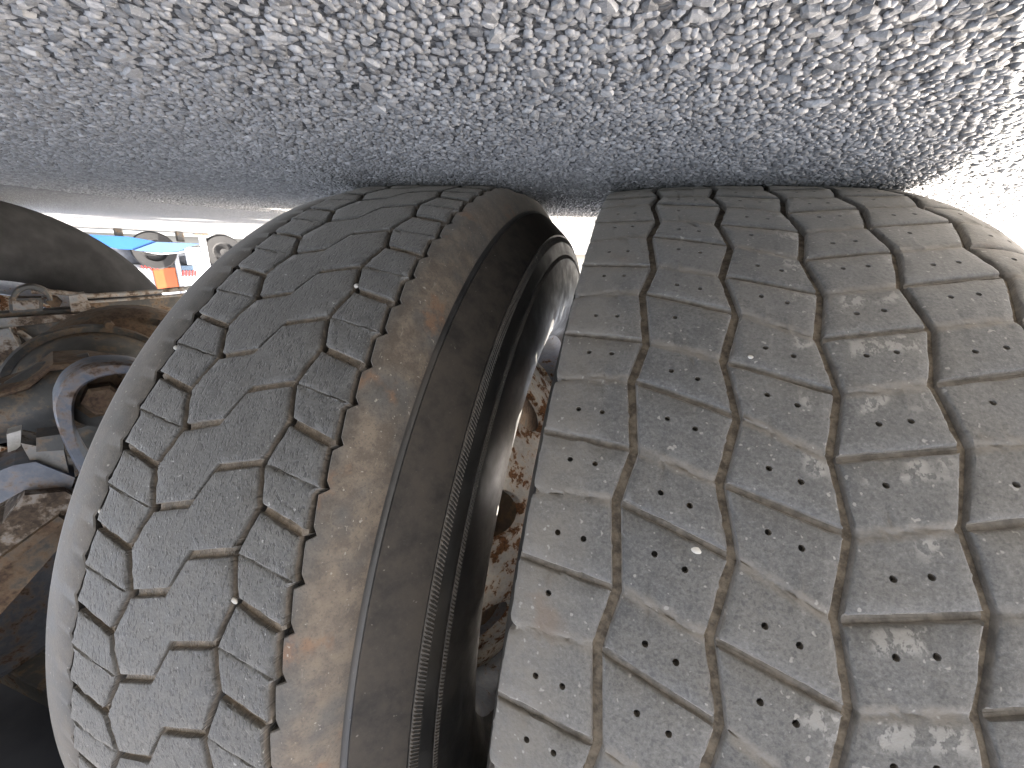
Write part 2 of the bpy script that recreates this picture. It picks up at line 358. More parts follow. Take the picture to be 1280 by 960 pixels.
# ------------------------------------------------------------------ ground with real chippings
ZG = -0.0018
def make_ground():
    me = bpy.data.meshes.new('asphalt_ground'); L = 300
    me.from_pydata([(-L, -L, ZG), (L, -L, ZG), (L, L, ZG), (-L, L, ZG)], [], [(0, 1, 2, 3)])
    g = newobj('asphalt_ground', me, mats=[M_ASPH]); g['kind'] = 'structure'
    sp = 0.0040
    xs = np.arange(-0.62, 1.12, sp); ys = np.arange(-0.62, 0.62, sp * 0.866)
    X, Y = np.meshgrid(xs, ys); X = X + (np.arange(len(ys)) % 2)[:, None] * sp * 0.5
    P = np.c_[X.ravel(), Y.ravel()] + rng.uniform(-0.42, 0.42, (X.size, 2)) * sp
    # what the lens can see, with a margin
    def proj(P3):
        q = P3 - np.array(CAM); a = q @ np.array(right); b = q @ np.array(down); c = q @ np.array(fwd)
        c = np.where(c < 0.01, 0.01, c); return 640 + 505.61 * a / c, 480 + 505.61 * b / c, c
    px, py, dz = proj(np.c_[P, np.zeros(len(P))])
    rd = np.hypot(P[:, 0] - 0.25, P[:, 1] + 0.25)
    keep = (rd < 0.98) & (px > -420) & (px < 1700) & (py > -260) & (dz > 0.03)
    P = P[keep]; n = len(P)
    a = sp * rng.uniform(0.46, 0.80, n)
    bigm = rng.random(n) < 0.10
    a[bigm] *= rng.uniform(1.25, 1.8, bigm.sum())
    # drop the small ones that a big one covers
    cell = {}
    for i in np.nonzero(bigm)[0]:
        cell.setdefault((int(P[i, 0] / 0.01), int(P[i, 1] / 0.01)), []).append(i)
    ok = np.ones(n, bool)
    for i in range(n):
        cx, cy = int(P[i, 0] / 0.01), int(P[i, 1] / 0.01)
        for dx in (-1, 0, 1):
            for dy in (-1, 0, 1):
                for j in cell.get((cx + dx, cy + dy), ()):
                    if j != i and (j < i or not bigm[i]) and (P[i, 0] - P[j, 0]) ** 2 + (P[i, 1] - P[j, 1]) ** 2 < (a[j] * 0.85) ** 2: ok[i] = False
    P = P[ok]; a = a[ok]; n = len(P)
    px, py, dz = proj(np.c_[P, np.zeros(n)])
    vis = (px > 0) & (px < 1280) & (py > 0) & (py < 240)
    size = np.where(vis, a / dz, 0)
    order = np.argsort(-size); single = set(order[:300].tolist())
    K = 6
    ang = (np.arange(K) / K * 2 * np.pi)[None, :] + rng.uniform(-0.3, 0.3, (n, K)) + rng.uniform(0, 6.28, (n, 1))
    rad = a[:, None] * rng.uniform(0.72, 1.15, (n, K)); el = rng.uniform(0.65, 1.0, (n, 1)); ph = rng.uniform(0, np.pi, (n, 1))
    ex = np.cos(ang) * rad; ey = np.sin(ang) * rad
    rx = (np.cos(ph) * ex + np.sin(ph) * ey); ry = (-np.sin(ph) * ex + np.cos(ph) * ey) * el
    bx = np.cos(ph) * rx - np.sin(ph) * ry; by = np.sin(ph) * rx + np.cos(ph) * ry
    h = np.clip(a * rng.uniform(0.20, 0.44, n), 0.0006, 0.0019) + ZG + 0.0002
    tx = rng.normal(0, 0.16, n); ty = rng.normal(0, 0.16, n)
    shr = rng.uniform(0.66, 0.92, (n, K)); off = rng.uniform(-0.15, 0.15, (n, 2)) * a[:, None]
    V = np.zeros((n, 2 * K + 1, 3))
    V[:, :K, 0] = bx; V[:, :K, 1] = by; V[:, :K, 2] = ZG - 0.0006
    V[:, K:2 * K, 0] = bx * shr + off[:, :1]; V[:, K:2 * K, 1] = by * shr + off[:, 1:]
    V[:, K:2 * K, 2] = h[:, None] + tx[:, None] * V[:, K:2 * K, 0] + ty[:, None] * V[:, K:2 * K, 1] - rng.uniform(0, 0.16, (n, K)) * a[:, None]
    V[:, 2 * K, 0] = off[:, 0]; V[:, 2 * K, 1] = off[:, 1]; V[:, 2 * K, 2] = h + a * rng.uniform(0.0, 0.10, n)
    V[:, K:, 2] = np.maximum(V[:, K:, 2], ZG + 0.0002)
    tr = []
    for k in range(K):
        k2 = (k + 1) % K
        tr += [(k, k2, K + k2), (k, K + k2, K + k), (K + k, K + k2, 2 * K)]
    T = np.array(tr); tone = np.clip(rng.normal(0.52, 0.26, n), 0, 1)
    rest = np.array([i for i in range(n) if i not in single])
    W = V[rest].copy(); W[:, :, 0] += P[rest, 0][:, None]; W[:, :, 1] += P[rest, 1][:, None]
    nv = 2 * K + 1; F = (T[None] + (np.arange(len(rest)) * nv)[:, None, None]).reshape(-1, 3)
    me = bpy.data.meshes.new('chippings'); me.vertices.add(len(rest) * nv); me.vertices.foreach_set('co', W.reshape(-1))
    me.loops.add(F.size); me.loops.foreach_set('vertex_index', F.reshape(-1).astype(np.int32))
    me.polygons.add(len(F)); me.polygons.foreach_set('loop_start', np.arange(0, F.size, 3, dtype=np.int32))
    at = me.attributes.new('tone', 'FLOAT', 'POINT'); at.data.foreach_set('value', np.repeat(tone[rest], nv).astype(np.float32))
    me.update(); me.validate()
    c = newobj('stones', me, g, mats=[M_STONE]); c['kind'] = 'stuff'
    for i in order[:300]:
        ms = bpy.data.meshes.new('stone'); ms.from_pydata(V[i].tolist(), [], [tuple(q) for q in T])
        newobj('stone', ms, g, (P[i, 0], P[i, 1], 0), [M_STONE1])
    print('stones', n)
make_ground()

# ------------------------------------------------------------------ tyres
AX = 0.508                       # axle height; tyres are pressed flat on the ground
def rR(x): return 0.52 - 0.3467 * (x + 0.1162) ** 2 - 7.0 * np.maximum(0, -0.222 - x) ** 2
def rL(x): return 0.52 - 0.2299 * (x - 0.2634) ** 2

def polyv(pts):
    """pts: list of (t, x, theta) -> interpolator"""
    t = np.array([p[0] for p in pts]); x = np.array([p[1] for p in pts]); h = np.array([p[2] for p in pts])
    return lambda q: (np.interp(q, t, x), np.interp(q, t, h))

def block_mesh(name, Lp, Rp, Tp, pitch, rad, gwL, gwR, cg, D, dc, seed, bev=0.0016, holes=(), mid=0.0, midw=0.03, wallL=None, wallR=None, uset=None, notchL=0.0, jit=0.00025, tdev=None, sipe=False):
    """one tread block as a grid with rounded shoulders, including half of the cross groove at both ends.
    Lp/Rp: side lines (v -> x, theta), Tp: leading edge (u -> x, theta); radius function rad(x)."""
    g = np.random.default_rng(seed)
    x0, h0 = Lp(0.0); x1, h1 = Rp(0.0); width = abs(x1 - x0); plen = pitch * D2R * 0.52
    iu0, iu1 = gwL / 2 / width, gwR / 2 / width; iv = cg / 2 / plen
    bu, bv = bev / width, bev / plen
    hr_u, hr_v = 0.0020 / width, 0.0020 / plen
    prof = [(1.0, 0.0), (0.45, 0.0), (0.0, 0.08), (0.0, 0.35), (0.0, 1.0)]
    # columns: (u, depth)
    DL, DR = (wallL or D), (wallR or D)
    cols = [(iu0 - 0.12 * bu, DL), (iu0, bev * 1.0), (iu0 + 0.3 * bu, bev * 0.35), (iu0 + bu, 0.0)]
    inn = sorted(set((uset or []) + [u for hu, hv in holes for u in (hu - hr_u, hu, hu + hr_u)]))
    fill = list(np.linspace(iu0 + bu, 1 - iu1 - bu, 9)[1:-1])
    for f in fill:
        if all(abs(f - q) > 0.045 for q in inn): inn.append(f)
    cols += [(u, 0.0) for u in sorted(inn)]
    cols += [(1 - iu1 - bu, 0.0), (1 - iu1 - 0.3 * bu, bev * 0.35), (1 - iu1, bev), (1 - iu1 + 0.12 * bu, DR)]
    rows = [(0.0, dc), (iv - 0.12 * bv, dc), (iv, bev), (iv + 0.3 * bv, bev * 0.35), (iv + bv, 0.0)]
    inn = sorted(set([v for hu, hv in holes for v in (hv - hr_v, hv, hv + hr_v)] + [0.5 - 2 * midw, 0.5 - midw, 0.5 - 0.4 * midw, 0.5, 0.5 + 0.4 * midw, 0.5 + midw, 0.5 + 2 * midw]))
    for f in np.linspace(iv + bv, 1 - iv - bv, 11)[1:-1]:
        if all(abs(f - q) > 0.04 for q in inn): inn.append(f)
    rows += [(v, 0.0) for v in sorted(inn)]
    rows += [(1 - iv - bv, 0.0), (1 - iv - 0.3 * bv, bev * 0.35), (1 - iv, bev), (1 - iv + 0.12 * bv, dc), (1.0, dc)]
    U = np.array([c[0] for c in cols]); dU = np.array([c[1] for c in cols]); Vv = np.array([r[0] for r in rows]); dV = np.array([r[1] for r in rows])
    uu, vv = np.meshgrid(U, Vv)
    lx, lh = Lp(vv); qx, qh = Rp(vv); tx, th = Tp(uu); tx0, th0 = Tp(0.0); tx1, th1 = Tp(1.0)
    if notchL:
        lx = lx - notchL * np.exp(-((vv - 0.5) / 0.028) ** 2)
    x = (1 - uu) * lx + uu * qx + tx - ((1 - uu) * tx0 + uu * tx1)
    h = (1 - uu) * lh + uu * qh + th - ((1 - uu) * th0 + uu * th1)
    dep = np.maximum(dU[None, :], dV[:, None])
    top = (dep < 1e-9)
    if mid:
        dep = dep + np.where(dU[None, :] < DL * 0.9, mid, 0) * np.exp(-((vv - 0.5) / midw) ** 2) * (dV[:, None] < 1e-9)
    # wear: slow undulation and chipped edges
    und = 0.00035 * np.sin(uu * g.uniform(2, 5) + g.uniform(0, 6)) * np.sin(vv * g.uniform(3, 7) + g.uniform(0, 6))
    edge = ((dep > 1e-6) & (dep <= bev * 1.01))
    dep = dep + und + np.where(edge, g.normal(0, 1, dep.shape) * jit * 1.2, 0)
    chips = g.random(dep.shape) < 0.05
    dep = dep + np.where(edge & chips, g.uniform(0.0004, 0.0014, dep.shape), 0)
    x = x + np.where(edge, g.normal(0, 1, x.shape) * jit, 0); h = h + np.where(edge, g.normal(0, 1, x.shape) * jit / 0.52 / D2R, 0)
    rr = rad(x) - dep
    nr, nc = x.shape
    verts = np.stack([x, -rr * np.sin(h * D2R), -rr * np.cos(h * D2R)], -1).reshape(-1, 3)
    depth_attr = (dep / max(D, 1e-6)).reshape(-1)
    uvs = np.stack([uu, vv], -1).reshape(-1, 2); flat = np.stack([x, h * D2R * 0.52, x * 0], -1).reshape(-1, 3)
    ID = np.arange(nr * nc).reshape(nr, nc)
    skip = set(); extraV = []; extraF = []; extraD = []; extraU = []; extraFl = []
    nb = nr * nc
    for hu, hv in holes:
        ci = int(np.argmin(abs(U - hu))); ri = int(np.argmin(abs(Vv - hv)))
        ring = [(ri - 1, ci - 1), (ri - 1, ci), (ri - 1, ci + 1), (ri, ci + 1), (ri + 1, ci + 1), (ri + 1, ci), (ri + 1, ci - 1), (ri, ci - 1)]
        for a_, b_ in ((-1, -1), (-1, 0), (0, -1), (0, 0)): skip.add((ri + a_, ci + b_))
        cx, ch = x[ri, ci], h[ri, ci]; R_ = 0.0017
        top_ids = []; low_ids = []
        a0 = g.uniform(0.0036, 0.006)
        for k, (r_, c_) in enumerate(ring):
            an = math.atan2(r_ - ri, c_ - ci)
            xx = cx - R_ * math.cos(an); hh = ch + R_ * math.sin(an) / 0.52 / D2R
            q = rad(xx) - und[r_, c_]; i = ID[r_, c_]
            verts[i] = (xx, -q * math.sin(hh * D2R), -q * math.cos(hh * D2R)); depth_attr[i] = 0.0
            top_ids.append(i)
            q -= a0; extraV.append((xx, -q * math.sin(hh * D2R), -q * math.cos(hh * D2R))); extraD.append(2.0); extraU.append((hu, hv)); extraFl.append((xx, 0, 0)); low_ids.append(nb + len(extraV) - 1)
        for k in range(8): extraF.append((top_ids[k], top_ids[(k + 1) % 8], low_ids[(k + 1) % 8], low_ids[k]))
        extraF.append(tuple(low_ids))
    F = [(ID[r, c], ID[r, c + 1], ID[r + 1, c + 1], ID[r + 1, c]) for r in range(nr - 1) for c in range(nc - 1) if (r, c) not in skip] + extraF
    if extraV:
        verts = np.vstack([verts, extraV]); depth_attr = np.r_[depth_attr, extraD]; uvs = np.vstack([uvs, extraU]); flat = np.vstack([flat, extraFl])
    return dict(name=name, v=verts, f=[tuple(int(i) for i in q) for q in F], dep=depth_attr, uv=uvs, flat=flat)

def to_mesh(B, rot=0.0, clamp=False):
    me = bpy.data.meshes.new(B['name']); V = B['v'].copy()
    if rot:
        a = -rot * D2R; y = V[:, 1] * math.cos(a) - V[:, 2] * math.sin(a); z = V[:, 1] * math.sin(a) + V[:, 2] * math.cos(a); V[:, 1] = y; V[:, 2] = z
    if clamp:
        V[:, 2] = np.maximum(V[:, 2], -AX + 0.0003)
    me.from_pydata(V.tolist(), [], B['f'])
    at = me.attributes.new('dep', 'FLOAT', 'POINT'); at.data.foreach_set('value', B['dep'].astype(np.float32))
    af = me.attributes.new('flat', 'FLOAT_VECTOR', 'POINT'); af.data.foreach_set('vector', B['flat'].astype(np.float32).reshape(-1))
    ul = me.uv_layers.new(name='uv'); li = np.zeros(len(me.loops), np.int32); me.loops.foreach_get('vertex_index', li)
    ul.data.foreach_set('uv', B['uv'][li].astype(np.float32).reshape(-1))
    # outward normals
    me.update()
    p = me.polygons[len(me.polygons) // 2]; c = p.center
    if p.normal.y * c.y + p.normal.z * c.z < 0: me.flip_normals()
    me.polygons.foreach_set('use_smooth', [True] * len(me.polygons)); me.set_sharp_from_angle(angle=50 * D2R)
    return me

REST = {}
def tread(parent, variants, count, pitch, base, mat, name='tread_block'):
    """variants: block dicts at index 0; the blocks that face the camera are single parts sharing mesh data
    (own meshes where the tyre is pressed flat); the hidden rest of the tread is joined"""
    shared = [to_mesh(b) for b in variants]
    for s_ in shared: s_.materials.append(mat)
    for i in range(count):
        k = int(rng.integers(len(variants))); th = (base + i * pitch) % 360
        d = min(th, 360 - th)
        if not (4 < th < 112): REST.setdefault(parent, []).append((variants[k], i * pitch, mat)); continue
        if d < 22:
            me = to_mesh(variants[k], rot=i * pitch, clamp=True); me.materials.append(mat); newobj(name, me, parent)
        else:
            o = newobj(name, shared[k], parent); o.rotation_euler.x = -i * pitch * D2R

def join_rest():
    for parent, items in REST.items():
        V = []; F = []; dep = []; uv = []; fl_ = []; mats = []; mi = []; b = 0
        for B, rot, mat in items:
            v = B['v'].copy(); a = -rot * D2R
            y = v[:, 1] * math.cos(a) - v[:, 2] * math.sin(a); z = v[:, 1] * math.sin(a) + v[:, 2] * math.cos(a); v[:, 1] = y; v[:, 2] = np.maximum(z, -AX + 0.0003)
            V.append(v); F += [tuple(q + b for q in f) for f in B['f']]; dep.append(B['dep']); uv.append(B['uv']); fl_.append(B['flat'])
            if mat not in mats: mats.append(mat)
            mi += [mats.index(mat)] * len(B['f']); b += len(v)
        o = newobj('tread', to_mesh(dict(name='tread', v=np.vstack(V), f=F, dep=np.concatenate(dep), uv=np.vstack(uv), flat=np.vstack(fl_))), parent, mats=mats)
        o.data.polygons.foreach_set('material_index', mi); o['kind'] = 'stuff'

def lathe_tyre(name, prof, mats, parent, loc, n=288, clampz=True, shift=None):
    """prof: list of (x, r, material index of the segment that starts here)"""
    L = len(prof); V = []; F = []; mi = []
    for k in range(n):
        a = 2 * math.pi * k / n
        for (x, r, _) in prof:
            z = -r * math.cos(a)
            if clampz: z = max(z, -AX + 0.0004)
            V.append((x + (shift(x, a / D2R) if shift else 0.0), -r * math.sin(a), z))
    for k in range(n):
        k2 = (k + 1) % n
        for i in range(L - 1):
            F.append((k * L + i, k * L + i + 1, k2 * L + i + 1, k2 * L + i)); mi.append(prof[i][2])
    me = bpy.data.meshes.new(name); me.from_pydata(V, [], F); me.update()
    p = me.polygons[L // 2]; c = p.center
    if p.normal.y * c.y + p.normal.z * c.z < 0: me.flip_normals()
    for mt in mats: me.materials.append(mt)
    me.polygons.foreach_set('material_index', mi); me.polygons.foreach_set('use_smooth', [True] * len(F)); me.set_sharp_from_angle(angle=38 * D2R)
    return newobj(name, me, parent, loc)

def wheel_metal(parent, loc, xd, sgn, xf0, xf1, mat_disc, mat_rim, a_first):
    """rim barrel, dished disc with round hand holes, hub face; xd = mating plane, sgn = side the dish opens to"""
    # rim: flange, well, flange
    def P(t): return xf0 + (xf1 - xf0) * t
    b = MB().lathe([(P(0.02), 0.318), (P(-0.01), 0.316), (P(-0.015), 0.306), (P(0.0), 0.298), (P(0.03), 0.292), (P(0.12), 0.288), (P(0.2), 0.270), (P(0.6), 0.268), (P(0.75), 0.286), (P(0.97), 0.292), (P(1.0), 0.298), (P(1.015), 0.306), (P(1.01), 0.316), (P(0.98), 0.318)], (0, 0, 0), 'x', 96)
    rim = b.build('wheel_rim', mat_rim, parent, 40, loc)
    # disc: cone between r 0.17 and 0.266 with nine hand holes, thickness 12 mm
    NH = 9; sec = 360 / NH; V = []; F = []
    r0, r1, rc, rh = 0.172, 0.268, 0.226, 0.031
    cx = lambda r: xd + sgn * (0.004 + max(0, r - 0.165) * 0.78 + 0.6 * max(0, r - 0.25) ** 1.0)
    angs = sorted([k * 2 * math.pi / 24 for k in range(24)])
    for k in range(NH):
        ac = (a_first + k * sec) * D2R; half = sec / 2 * D2R
        base = len(V)
        for q in angs:
            c, s = math.cos(q), math.sin(q)
            ta = (half * rc) / abs(c) if abs(c) > 1e-6 else 1e9; tr = ((r1 - rc) if s > 0 else (rc - r0)) / abs(s) if abs(s) > 1e-6 else 1e9
            t = min(ta, tr)
            for lvl in range(5):
                if lvl == 0: d = rh; back = 0.012
                elif lvl == 1: d = rh; back = 0.0012
                elif lvl == 2: d = rh + 0.0015; back = 0.0
                else: d = rh + 0.0015 + (t - rh - 0.0015) * (0.5 if lvl == 3 else 1.0); back = 0.0
                r = rc + d * s; a = ac + d * c / rc
                V.append((cx(r) + sgn * back, -r * math.sin(a), -r * math.cos(a)))
        n = len(angs)
        for j in range(n):
            j2 = (j + 1) % n
            for l in range(4): F.append((base + j * 5 + l, base + j2 * 5 + l, base + j2 * 5 + l + 1, base + j * 5 + l + 1))
    b = MB(); b.add(V, F)
    disc = b.build('disc', mat_disc, rim, 35)
    MB().lathe([(xd + sgn * 0.011, 0.176), (xd + sgn * 0.004, 0.172), (xd + sgn * 0.001, 0.165), (xd + sgn * 0.001, 0.141), (xd + sgn * 0.012, 0.140)], (0, 0, 0), 'x', 72).build('bolt_face', mat_disc, rim, 40)
    return rim

PR = 360 / 44.0; PL = 360 / 56.0
TX = 0.99
truck = thing('truck', 'truck standing on the asphalt with worn twin rear tyres and grimy underside', 'truck', (TX, 0, 0))
LOC = (-TX, 0, AX)
# ---- outer wheel
XR = -0.1125
fl = lambda x: rR(x) - 0.0052
side = [(0.030, 0.300, 0), (0.048, 0.325, 0), (0.057, 0.355, 0), (0.0595, 0.39, 0), (0.0585, 0.425, 0), (0.055, 0.455, 0), (0.050, 0.478, 0), (0.0455, 0.492, 0), (0.0425, 0.5005, 1)]
prof = side + [(x, fl(x), 1) for x in np.linspace(0.036, -0.250, 34)] + [(-0.220 - x, r - 0.004, 0) for x, r, _ in side[::-1]]
tyre_o = lathe_tyre('tyre', prof, [M_SIDE, M_GRV], truck, LOC)
tyre_o['label'] = 'broad worn outer tyre with zigzag grooves and small round stud holes'
B0 = 25.82
def ph(p): return B0 + p * PR
# zigzag grooves: (x of left corner, phase, x of right corner, phase)
GZ = {0: (-0.0047, 0.39, -0.0115, 0.0), 1: (-0.0556, 0.14, -0.0640, 0.62), 2: (-0.1063, 0.85, -0.1136, 0.33), 3: (-0.1572, 0.16, -0.1652, 0.62), 4: (-0.2090, 0.44, -0.2195, 0.86)}
EDGE_L, EDGE_R = 0.0432, -0.2600
RIB = {  # phase at left end (left side of the rib), phase at right end, which corners the cross groove joins
    0: (-0.06, 0.00), 1: (0.39, 0.62), 2: (0.14, 0.33), 3: (-0.15, -0.38), 4: (0.16, -0.14), 5: (0.44, 0.36)}
def side_line(kind, start, g=None, xe=None):
    if g is None: return polyv([(0, xe, ph(start)), (0.5, xe, ph(start + 0.5)), (1, xe, ph(start + 1))])
    xl, pl, xr, pr = GZ[g]
    if kind == 'L':   # left side of a rib: starts at the left corner of the groove (photo left)
        return polyv([(0, xl, ph(start)), (0.5, xr, ph(start + ((pr - pl) % 1))), (1, xl, ph(start + 1))])
    return polyv([(0, xr, ph(start)), (0.5, xl, ph(start + ((pl - pr) % 1))), (1, xr, ph(start + 1))])
HO = [(0.37, 0.20), (0.65, 0.20), (0.37, 0.77), (0.65, 0.77)]
for k in range(6):
    a, b = RIB[k]
    Lp = side_line('L', a, xe=EDGE_L) if k == 0 else side_line('L', a, g=k - 1)
    Rp = side_line('R', b, xe=EDGE_R) if k == 5 else side_line('R', b, g=k)
    l0, r0_ = Lp(0.0), Rp(0.0)
    Tp = polyv([(0, l0[0], l0[1]), (1, r0_[0], r0_[1])])
    va = [block_mesh('tread_block', Lp, Rp, Tp, PR, rR, 0.0002 if k == 0 else 0.0060, 0.0002 if k == 5 else 0.0060, 0.0032 if k in (0, 5) else 0.0038, 0.0050, 0.0022 if k in (0, 5) else 0.0027, 100 * k + s,
          bev=0.0017, holes=HO if s != 1 else HO[:1] + HO[2:], mid=0.0007, midw=0.035, wallL=0.011 if k == 0 else None, wallR=0.011 if k == 5 else None, notchL=0.004 if k == 0 else 0.0) for s in range(3)]
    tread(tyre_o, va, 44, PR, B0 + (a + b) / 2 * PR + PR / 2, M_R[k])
rim_o = wheel_metal(truck, LOC, 0.071, -1, 0.018, -0.243, M_RIM, M_RIM2, 8)
MB().lathe([(-0.200, 0.185), (-0.208, 0.19), (-0.214, 0.21), (-0.205, 0.27), (-0.195, 0.284), (-0.190, 0.284)], (0, 0, 0), 'x', 64).build('sun_baffle_ring', M_RIM2, rim_o, 40)  # unseen ring added to limit sunlight entering through the hand holes

# ---- inner wheel
XL = 0.2875
fl2 = lambda x: rL(x) - 0.0115
prof = [(0.405, 0.300, 0), (0.424, 0.330, 0), (0.435, 0.375, 0), (0.438, 0.415, 0), (0.436, 0.445, 0), (0.431, 0.468, 2), (0.425, 0.485, 2), (0.4185, 0.4975, 2), (0.412, 0.5045, 2), (0.404, 0.5083, 2), (0.388, 0.5110, 2), (0.3668, 0.5140, 2), (0.3654, 0.5132, 1), (0.3640, 0.5010, 1)]
prof += [(x, fl2(x), 1) for x in np.linspace(0.356, 0.180, 18)]
prof += [(0.1752, fl2(0.178), 1), (0.1744, 0.5155, 3), (0.1732, 0.5166, 3), (0.168, 0.5148, 3), (0.161, 0.5090, 3), (0.1545, 0.5015, 3), (0.1495, 0.4935, 3), (0.1468, 0.4890, 0), (0.1462, 0.4868, 0), (0.1440, 0.4850, 0), (0.1425, 0.4858, 4), (0.138, 0.4822, 4), (0.130, 0.4750, 4), (0.122, 0.4680, 4), (0.1150, 0.4612, 4),
         (0.1130, 0.4590, 0), (0.1132, 0.4565, 0), (0.1105, 0.4535, 0), (0.1075, 0.4460, 0), (0.1050, 0.4380, 0), (0.1040, 0.4345, 0), (0.1046, 0.4325, 0), (0.1030, 0.4270, 0), (0.1005, 0.412, 0), (0.0985, 0.395, 0), (0.0978, 0.378, 0), (0.0992, 0.358, 0), (0.1040, 0.338, 0), (0.1130, 0.320, 0), (0.1240, 0.306, 0), (0.1360, 0.298, 0)]
TOOTH = 0.0046
def tooth(v):   # stepped edge: x offset along one pitch, two steps
    return float(np.interp(v % 1.0, (0, 0.05, 0.44, 0.5, 0.55, 0.94, 1), (0, 1, 0.2, -0.3, 1, 0.2, 0))) * TOOTH
def nick(v):    # the cross groove and the sipe run a little way into the shoulder
    v = v % 1.0; return 0.0030 * math.exp(-(min(v, 1 - v) / 0.05) ** 2) + 0.0022 * math.exp(-((v - 0.5) / 0.04) ** 2)
def edge_shift(x, th):
    if 0.1725 < x < 0.1760: v = (th - 27.93) / PL; return tooth(v) + 0.0009 - nick(v)
    if 0.3635 < x < 0.3672: v = (th - 24.92) / PL; return -tooth(v) + 0.0005 + nick(v)
    return 0.0
tyre_i = lathe_tyre('tyre', prof, [M_SIDE, M_GRVD, M_WING2, M_WING, M_SIDED], truck, LOC, n=672, shift=edge_shift)
tyre_i['label'] = 'inner tyre with hexagonal tread blocks and smooth brown soiled shoulder'
# fine ribbed bands moulded in the sidewall
def ribbed(x0, r0, x1, r1, nrib, hgt, skew, name):
    V = []; F = []; n = nrib * 4; nx, nr_ = (r0 - r1), -(x0 - x1); ln = math.hypot(nx, nr_); nx /= ln; nr_ /= ln
    if nx > 0: nx, nr_ = -nx, -nr_
    for k in range(n):
        up = hgt if k % 4 in (1, 2) else 0.0001
        for t in (0.0, 0.12, 0.88, 1.0):
            x = x0 + (x1 - x0) * t; r = r0 + (r1 - r0) * t; e = up if 0 < t < 1 else -0.0006
            a = 2 * math.pi * k / n + skew * t; x += nx * (e + 0.0004); r += nr_ * (e + 0.0004)
            z = max(-r * math.cos(a), -AX + 0.001); V.append((x, -r * math.sin(a), z))
    for k in range(n):
        k2 = (k + 1) % n
        for i in range(3): F.append((k * 4 + i, k * 4 + i + 1, k2 * 4 + i + 1, k2 * 4 + i))
    me = bpy.data.meshes.new(name); me.from_pydata(V, [], F)
    import bmesh
    bm = bmesh.new(); bm.from_mesh(me); bmesh.ops.recalc_face_normals(bm, faces=bm.faces); bm.to_mesh(me); bm.free()
    o = newobj(name, me, tyre_i, mats=[M_WING2]); o['kind'] = 'stuff'; return o
ribbed(0.1130, 0.4565, 0.1090, 0.4485, 900, 0.0008, 0.012, 'ribbed_band')
ribbed(0.1046, 0.4325, 0.1030, 0.4270, 900, 0.0006, 0.008, 'ribbed_band')

sr, si = 27.93, 31.13; zr, cr_ = 26.83, 30.25; gR, dl = 25.94, 29.01; gL = 24.92
def saw(x, d, a0):   # finely stepped outer edge
    return polyv([(0, x, a0), (0.05, x + d, a0 + 0.05 * PL), (0.44, x + 0.2 * d, a0 + 0.44 * PL), (0.5, x - 0.3 * d, a0 + 0.5 * PL), (0.55, x + d, a0 + 0.55 * PL), (0.94, x + 0.2 * d, a0 + 0.94 * PL), (1, x, a0 + PL)])
# right column (towards the brown shoulder)
Lp = polyv([(0, 0.2178, zr), (0.5, 0.2272, cr_), (1, 0.2178, zr + PL)]); Rp = saw(0.1785, TOOTH, sr)
Tp = polyv([(0, 0.2178, zr), (1, 0.1785, sr)])
va = [block_mesh('tread_block', Lp, Rp, Tp, PL, rL, 0.0054, 0.0022, 0.0056, 0.0112, 0.0040, 900 + s, bev=0.0011, mid=0.0009, midw=0.014) for s in range(4)]
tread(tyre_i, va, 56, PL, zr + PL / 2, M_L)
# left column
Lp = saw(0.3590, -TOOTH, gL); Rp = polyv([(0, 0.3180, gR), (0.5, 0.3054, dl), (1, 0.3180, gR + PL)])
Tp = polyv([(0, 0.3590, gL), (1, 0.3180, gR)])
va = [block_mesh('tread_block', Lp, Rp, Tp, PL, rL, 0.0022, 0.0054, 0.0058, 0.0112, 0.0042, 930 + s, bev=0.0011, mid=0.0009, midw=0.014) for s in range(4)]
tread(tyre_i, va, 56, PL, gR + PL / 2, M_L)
# centre column: stepped hexagonal blocks
Lp = polyv([(0, 0.3054, dl), (0.52, 0.3180, gR + PL), (1, 0.3054, dl + PL)]); Rp = polyv([(0, 0.2272, cr_ - PL), (0.47, 0.2178, zr), (1, 0.2272, cr_)])
o_ = PL
Tp = polyv([(0, 0.3054, 35.43 - o_), (0.40, 0.2735, 34.34 - o_), (0.56, 0.2625, 31.40 - o_), (1, 0.2272, 30.25 - o_)])
va = [block_mesh('tread_block', Lp, Rp, Tp, PL, rL, 0.0054, 0.0054, 0.0058, 0.0112, 0.0038, 960 + s, bev=0.0010, mid=0.0, midw=0.02, uset=[0.36, 0.40, 0.44, 0.48, 0.52, 0.56, 0.60]) for s in range(4)]
tread(tyre_i, va, 56, PL, 29.5, M_L)
wheel_metal(truck, LOC, 0.075, 1, 0.128, 0.405, M_RIM, M_RIM2, 20)

join_rest()
# ---- wheels on the far side of the axle
prof_i = prof
pf = [(p[0], p[1], p[2]) for p in prof_i[:12]] + [(x, rL(x) - (0.010 if i % 5 == 4 else 0.0), 1 if i % 5 == 4 else 2) for i, x in enumerate(np.linspace(0.355, 0.183, 19))]
pf += [(0.175, 0.516, 0), (0.160, 0.509, 0), (0.145, 0.494, 0), (0.130, 0.474, 0), (0.115, 0.448, 0), (0.104, 0.415, 0), (0.0985, 0.38, 0), (0.104, 0.338, 0), (0.113, 0.320, 0), (0.124, 0.306, 0), (0.136, 0.298, 0)]
XF = 1.485
tf = lathe_tyre('tyre', pf, [M_FAR, M_GRVD, M_FAR], truck, (XF - TX, 0, AX), n=160)
tf['label'] = 'dark smooth sidewall of the far tyre beyond the axle'
tg = newobj('tyre', tf.data, truck, (XF + 0.36 - TX, 0, AX)); tg['label'] = 'outermost tyre on the far side of the axle'
